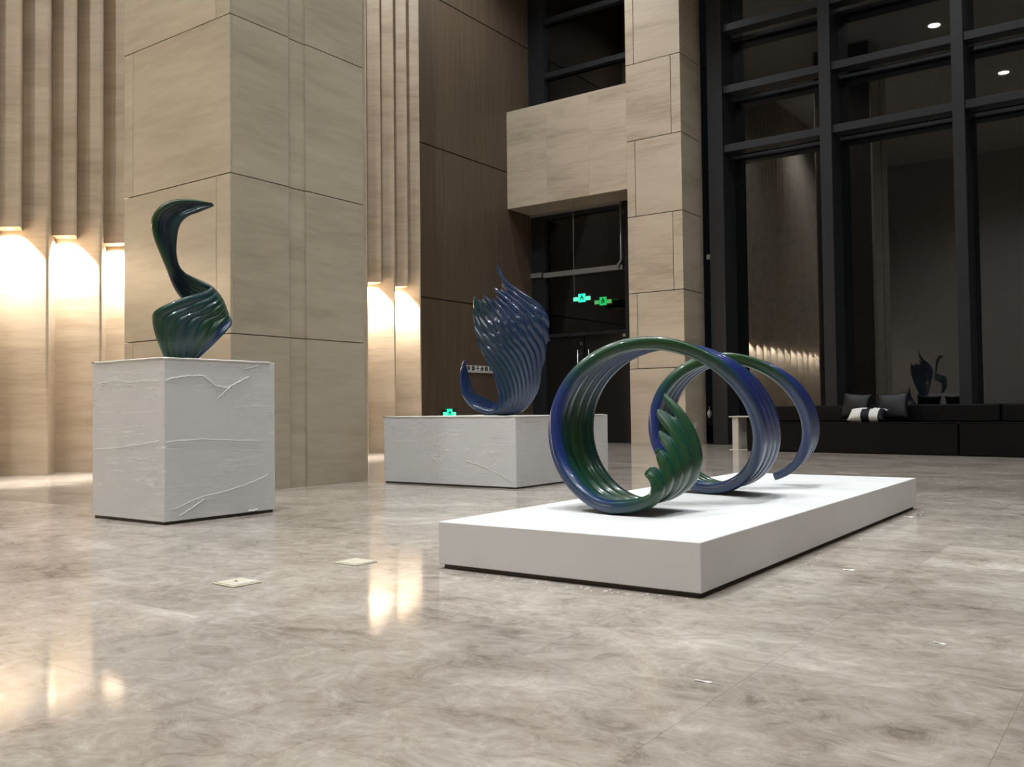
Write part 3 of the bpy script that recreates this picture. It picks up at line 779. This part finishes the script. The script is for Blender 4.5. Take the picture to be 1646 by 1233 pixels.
# black and white striped lumbar cushion, bands are separate cloth panels
lum = cushion('lumbar_cushion', .60, .26, .20, 'cushion_white')
me = lum.data; me.materials.append(M['cushion_navy'])
for p_ in me.polygons:
    x, z = p_.center.x / .30, p_.center.z / .13
    dark = (-.22 < x < .22 and z < .35) or (-.02 < x < .34 and z >= .35) or (x > .62 and z < .72)
    p_.material_index = 1 if dark else 0
place(lum, -3.86, 15.03, .607, math.radians(-48), 0, math.radians(-8))
setp(lum, 'small black and white block-striped cushion lying in front of the black ones', 'cushion')

st = empty('side_table', (-6.22, 15.5, 0)); setp(st, 'cream slab side table at the left end of the sofa', 'table')
rel(box('leg', -6.275, -6.165, 15.45, 15.86, 0.0, .575, 'cream', st, .004), st)
rel(box('table_top', -6.33, -5.93, 15.42, 15.88, .575, .597, 'cream', st, .004), st)
rel(box('foot_plate', -6.33, -6.0, 15.43, 15.87, 0.0, .008, 'cream', st, .002), st)

# ------------------------------------------------------------------ signs
def exit_sign(name, loc, rz, label, w_, lit, dimmed=False, wire=0.0):
    s = empty(name, loc, rz); setp(s, label, 'exit sign', 'green exit signs')
    g_, a_ = ('sign_green_dim', 'sign_arrow_dim') if dimmed else ('sign_green', 'sign_arrow')
    h = w_ * .34
    box('board', -w_ / 2, w_ / 2, -.012, .012, -h / 2, h / 2, 'sign_board', s, .003)
    c_ = box('picture_panel', -w_ * .18, w_ * .18, -.02, -.012, -h * .5, h * .62, g_, s)
    # running figure at a doorway
    def bit(x0, x1, z0, z1): box('pictogram', x0 * w_, x1 * w_, -.022, -.02, z0 * h, z1 * h, 'sign_board', c_)
    bit(-.03, .03, .34, .48); bit(-.05, .05, .05, .30); bit(-.11, -.05, .10, .18); bit(.05, .10, .16, .24); bit(-.08, -.03, -.28, .05); bit(.02, .09, -.18, .05)
    for sg in (-1, 1):
        a = box('arrow_panel', min(sg * .20, sg * .45) * w_, max(sg * .20, sg * .45) * w_, -.02, -.012, -h * .30, h * .22, a_, s)
        box('arrow_mark', min(sg * .26, sg * .40) * w_, max(sg * .26, sg * .40) * w_, -.022, -.02, -h * .09, h * .01, g_, a)
    if wire: tube('wire', [(-w_ * .42, 0, h / 2), (-w_ * .44, 0, h / 2 + wire * .55), (-w_ * .42, 0, h / 2 + wire)], .006, 'grey_metal', s, 5)
    return s
exit_sign('exit_sign', (-10.33, 17.1, 3.17), 0, 'bright green exit sign hanging on a wire before the entrance doors', .48, 1, False, 2.07)
es2 = exit_sign('exit_sign', (-10.10, 17.62, 3.13), 0, 'dimmer green exit sign to the right, further back above the doors', .48, 1, True)
box('bracket', -.03, .03, .012, .24, -.03, .03, 'metal', es2)
exit_sign('exit_sign', (-12.08, 14.62, .69), PI / 2, 'small green exit sign low on the walnut wall, behind the low plinth', .46, 1)

# plain strip sign with five characters on the wooden wall
sg = empty('wall_sign', (-12.10, 15.68, 1.64), PI / 2); setp(sg, 'white strip sign with a row of dark characters on the walnut wall', 'sign')
box('board', -.50, .52, -.02, -.001, -.075, .075, 'sign_white', sg, .003)
GL = [["11111", "10101", "11111", "01110", "11011"], ["01110", "11111", "10101", "11111", "11111"], ["01110", "00000", "11111", "00100", "00100"],
      ["00110", "00111", "11111", "11011", "11111"], ["11111", "11011", "11111", "11011", "11111"], ["10111", "11101", "10111", "11101", "10111"]]
for q, gl in enumerate(GL):
    bm = bmesh.new()
    for r in range(5):
        for c_ in range(5):
            if gl[r][c_] == '1':
                x0 = -.44 + q * .155 + c_ * .020; z0 = .062 - r * .018
                add_box(bm, x0, x0 + .0195, -.023, -.02, z0 - .016, z0)
    finish(bm, 'character', 'ink', sg)
for q in range(12):
    box('small_print', -.42 + q * .07, -.375 + q * .07, -.0215, -.02, -.055, -.045, 'grey_metal', sg)

# ------------------------------------------------------------------ floor boxes, litter and odds and ends
for (x, y, r_, lab, key) in ((-3.352, 2.585, 3, 'square pale brass floor socket cover with a keyhole, nearer the viewer', True), (-3.30, 3.256, 2, 'square pale brass floor socket cover without a keyhole, nearer the platform', False)):
    o = empty('floor_socket', (x, y, 0), math.radians(-r_)); setp(o, lab, 'floor socket', 'floor socket covers')
    box('frame', -.078, .078, -.073, .073, 0, .006, 'brass', o, .002)
    box('lid', -.070, .070, -.065, .065, .006, .009, 'brass', o, .001)
    if key:
        tube('keyhole', [(-.01, 0, .009), (-.01, 0, .0098)], .008, 'ink', o, 10)
        box('latch', .038, .055, -.02, .055, .009, .011, 'cushion_white', o, .001)
rc = random.Random(3)
bmc = bmesh.new()
for q in range(70):
    x = rc.uniform(-2.75, -1.55); y = 3.34 - abs(rc.gauss(0.03, .05)); s_ = rc.uniform(.002, .0055)
    add_box(bmc, x - s_, x + s_, y - s_ * .7, y + s_ * .7, 0, s_ * .8)
for q in range(16):
    x = -1.46 + abs(rc.gauss(.03, .05)); y = rc.uniform(3.4, 7.0); s_ = rc.uniform(.002, .005)
    add_box(bmc, x - s_, x + s_, y - s_, y + s_, 0, s_ * .8)
cr = finish(bmc, 'foam_crumbs', 'crumb'); setp(cr, 'scattered white foam crumbs along the edges of the long platform', 'crumbs', kind='stuff')
for (x, y, rz, lx, ly, lab) in ((-1.20, 4.30, .4, .05, .012, 'thin paper scrap on the marble right of the platform'), (-.60, 3.13, -.3, .04, .006, 'pale sliver of litter at the far right of the near floor'),
                                (-1.43, 6.55, .2, .06, .02, 'white scrap lying near the far corner of the platform'), (-1.05, 2.35, .1, .05, .006, 'yellowish splinter on the near floor at right')):
    bm = bmesh.new()
    n = 6; va = [bm.verts.new((lx * (i / n - .5), -ly / 2, .003 + .0015 * math.sin(1.1 * i))) for i in range(n + 1)]; vb = [bm.verts.new((lx * (i / n - .5), ly / 2, .0025 + .002 * abs(math.sin(.8 * i + 1)))) for i in range(n + 1)]
    va2 = [bm.verts.new(v.co - Vector((0, 0, .0015))) for v in va]; vb2 = [bm.verts.new(v.co - Vector((0, 0, .0015))) for v in vb]
    for i in range(n):
        bm.faces.new((va[i], va[i + 1], vb[i + 1], vb[i])); bm.faces.new((va2[i], vb2[i], vb2[i + 1], va2[i + 1]))
        bm.faces.new((va[i], va2[i], va2[i + 1], va[i + 1])); bm.faces.new((vb[i], vb[i + 1], vb2[i + 1], vb2[i]))
    bm.faces.new((va[0], vb[0], vb2[0], va2[0])); bm.faces.new((va[n], va2[n], vb2[n], vb[n]))
    o = finish(bm, 'paper_scrap', 'crumb'); o.location = (x, y, 0); o.rotation_euler = (0, 0, rz); setp(o, lab, 'litter', 'scraps of litter on the floor')
# pale bundle hanging in the gap between pillar and window frame
bm = bmesh.new(); bmesh.ops.create_icosphere(bm, subdivisions=3, radius=1)
for v in bm.verts:
    n_ = 1 + .25 * noise.noise(v.co * 2.2); k_ = 1 - .35 * max(0, -v.co.z)
    v.co = Vector((v.co.x * .05 * n_ * k_, v.co.y * .05 * n_ * k_, v.co.z * .085 * n_))
o = finish(bm, 'plastic_bag', 'plastic', smooth=True); o.location = (-7.72, 17.80, .62); setp(o, 'small knotted pale plastic bag hanging beside the stone pillar', 'bag')
o = tube('bag_string', [(0, 0, .08), (-.005, .0, .16)], .006, 'plastic', o, 5)
o = box('sensor_box', -7.70, -7.62, 17.74, 17.80, 3.83, 3.93, 'plastic', None, .008); setp(o, 'small white sensor box high in the gap beside the pillar', 'sensor')

# ------------------------------------------------------------------ ceiling downlights
for q, (x, y, wts, ang) in enumerate(DOWNLIGHTS):
    d = empty('ceiling_downlight', (x, y, CEIL)); setp(d, 'round recessed downlight in the high ceiling', 'downlight', 'ceiling downlights')
    bm = bmesh.new()
    for rad, z0, z1 in ((.20, -.03, -.001),):
        bmesh.ops.create_cone(bm, cap_ends=True, segments=24, radius1=rad, radius2=rad + .02, depth=.03)
    t = finish(bm, 'trim_ring', 'plastic', d); t.location = (0, 0, -.016)
    bm = bmesh.new(); bmesh.ops.create_cone(bm, cap_ends=True, segments=24, radius1=.16, radius2=.16, depth=.01)
    t = finish(bm, 'lens', 'lens', d); t.location = (0, 0, -.036)
    ld = bpy.data.lights.new('lamp', 'SPOT'); ld.energy = wts; ld.color = WARM
    ld.spot_size = math.radians(2 * ang); ld.spot_blend = .7; ld.shadow_soft_size = .16 if ang > 40 else .09
    lo = bpy.data.objects.new('lamp', ld); C.objects.link(lo); lo.parent = d; lo.location = (0, 0, -.06)
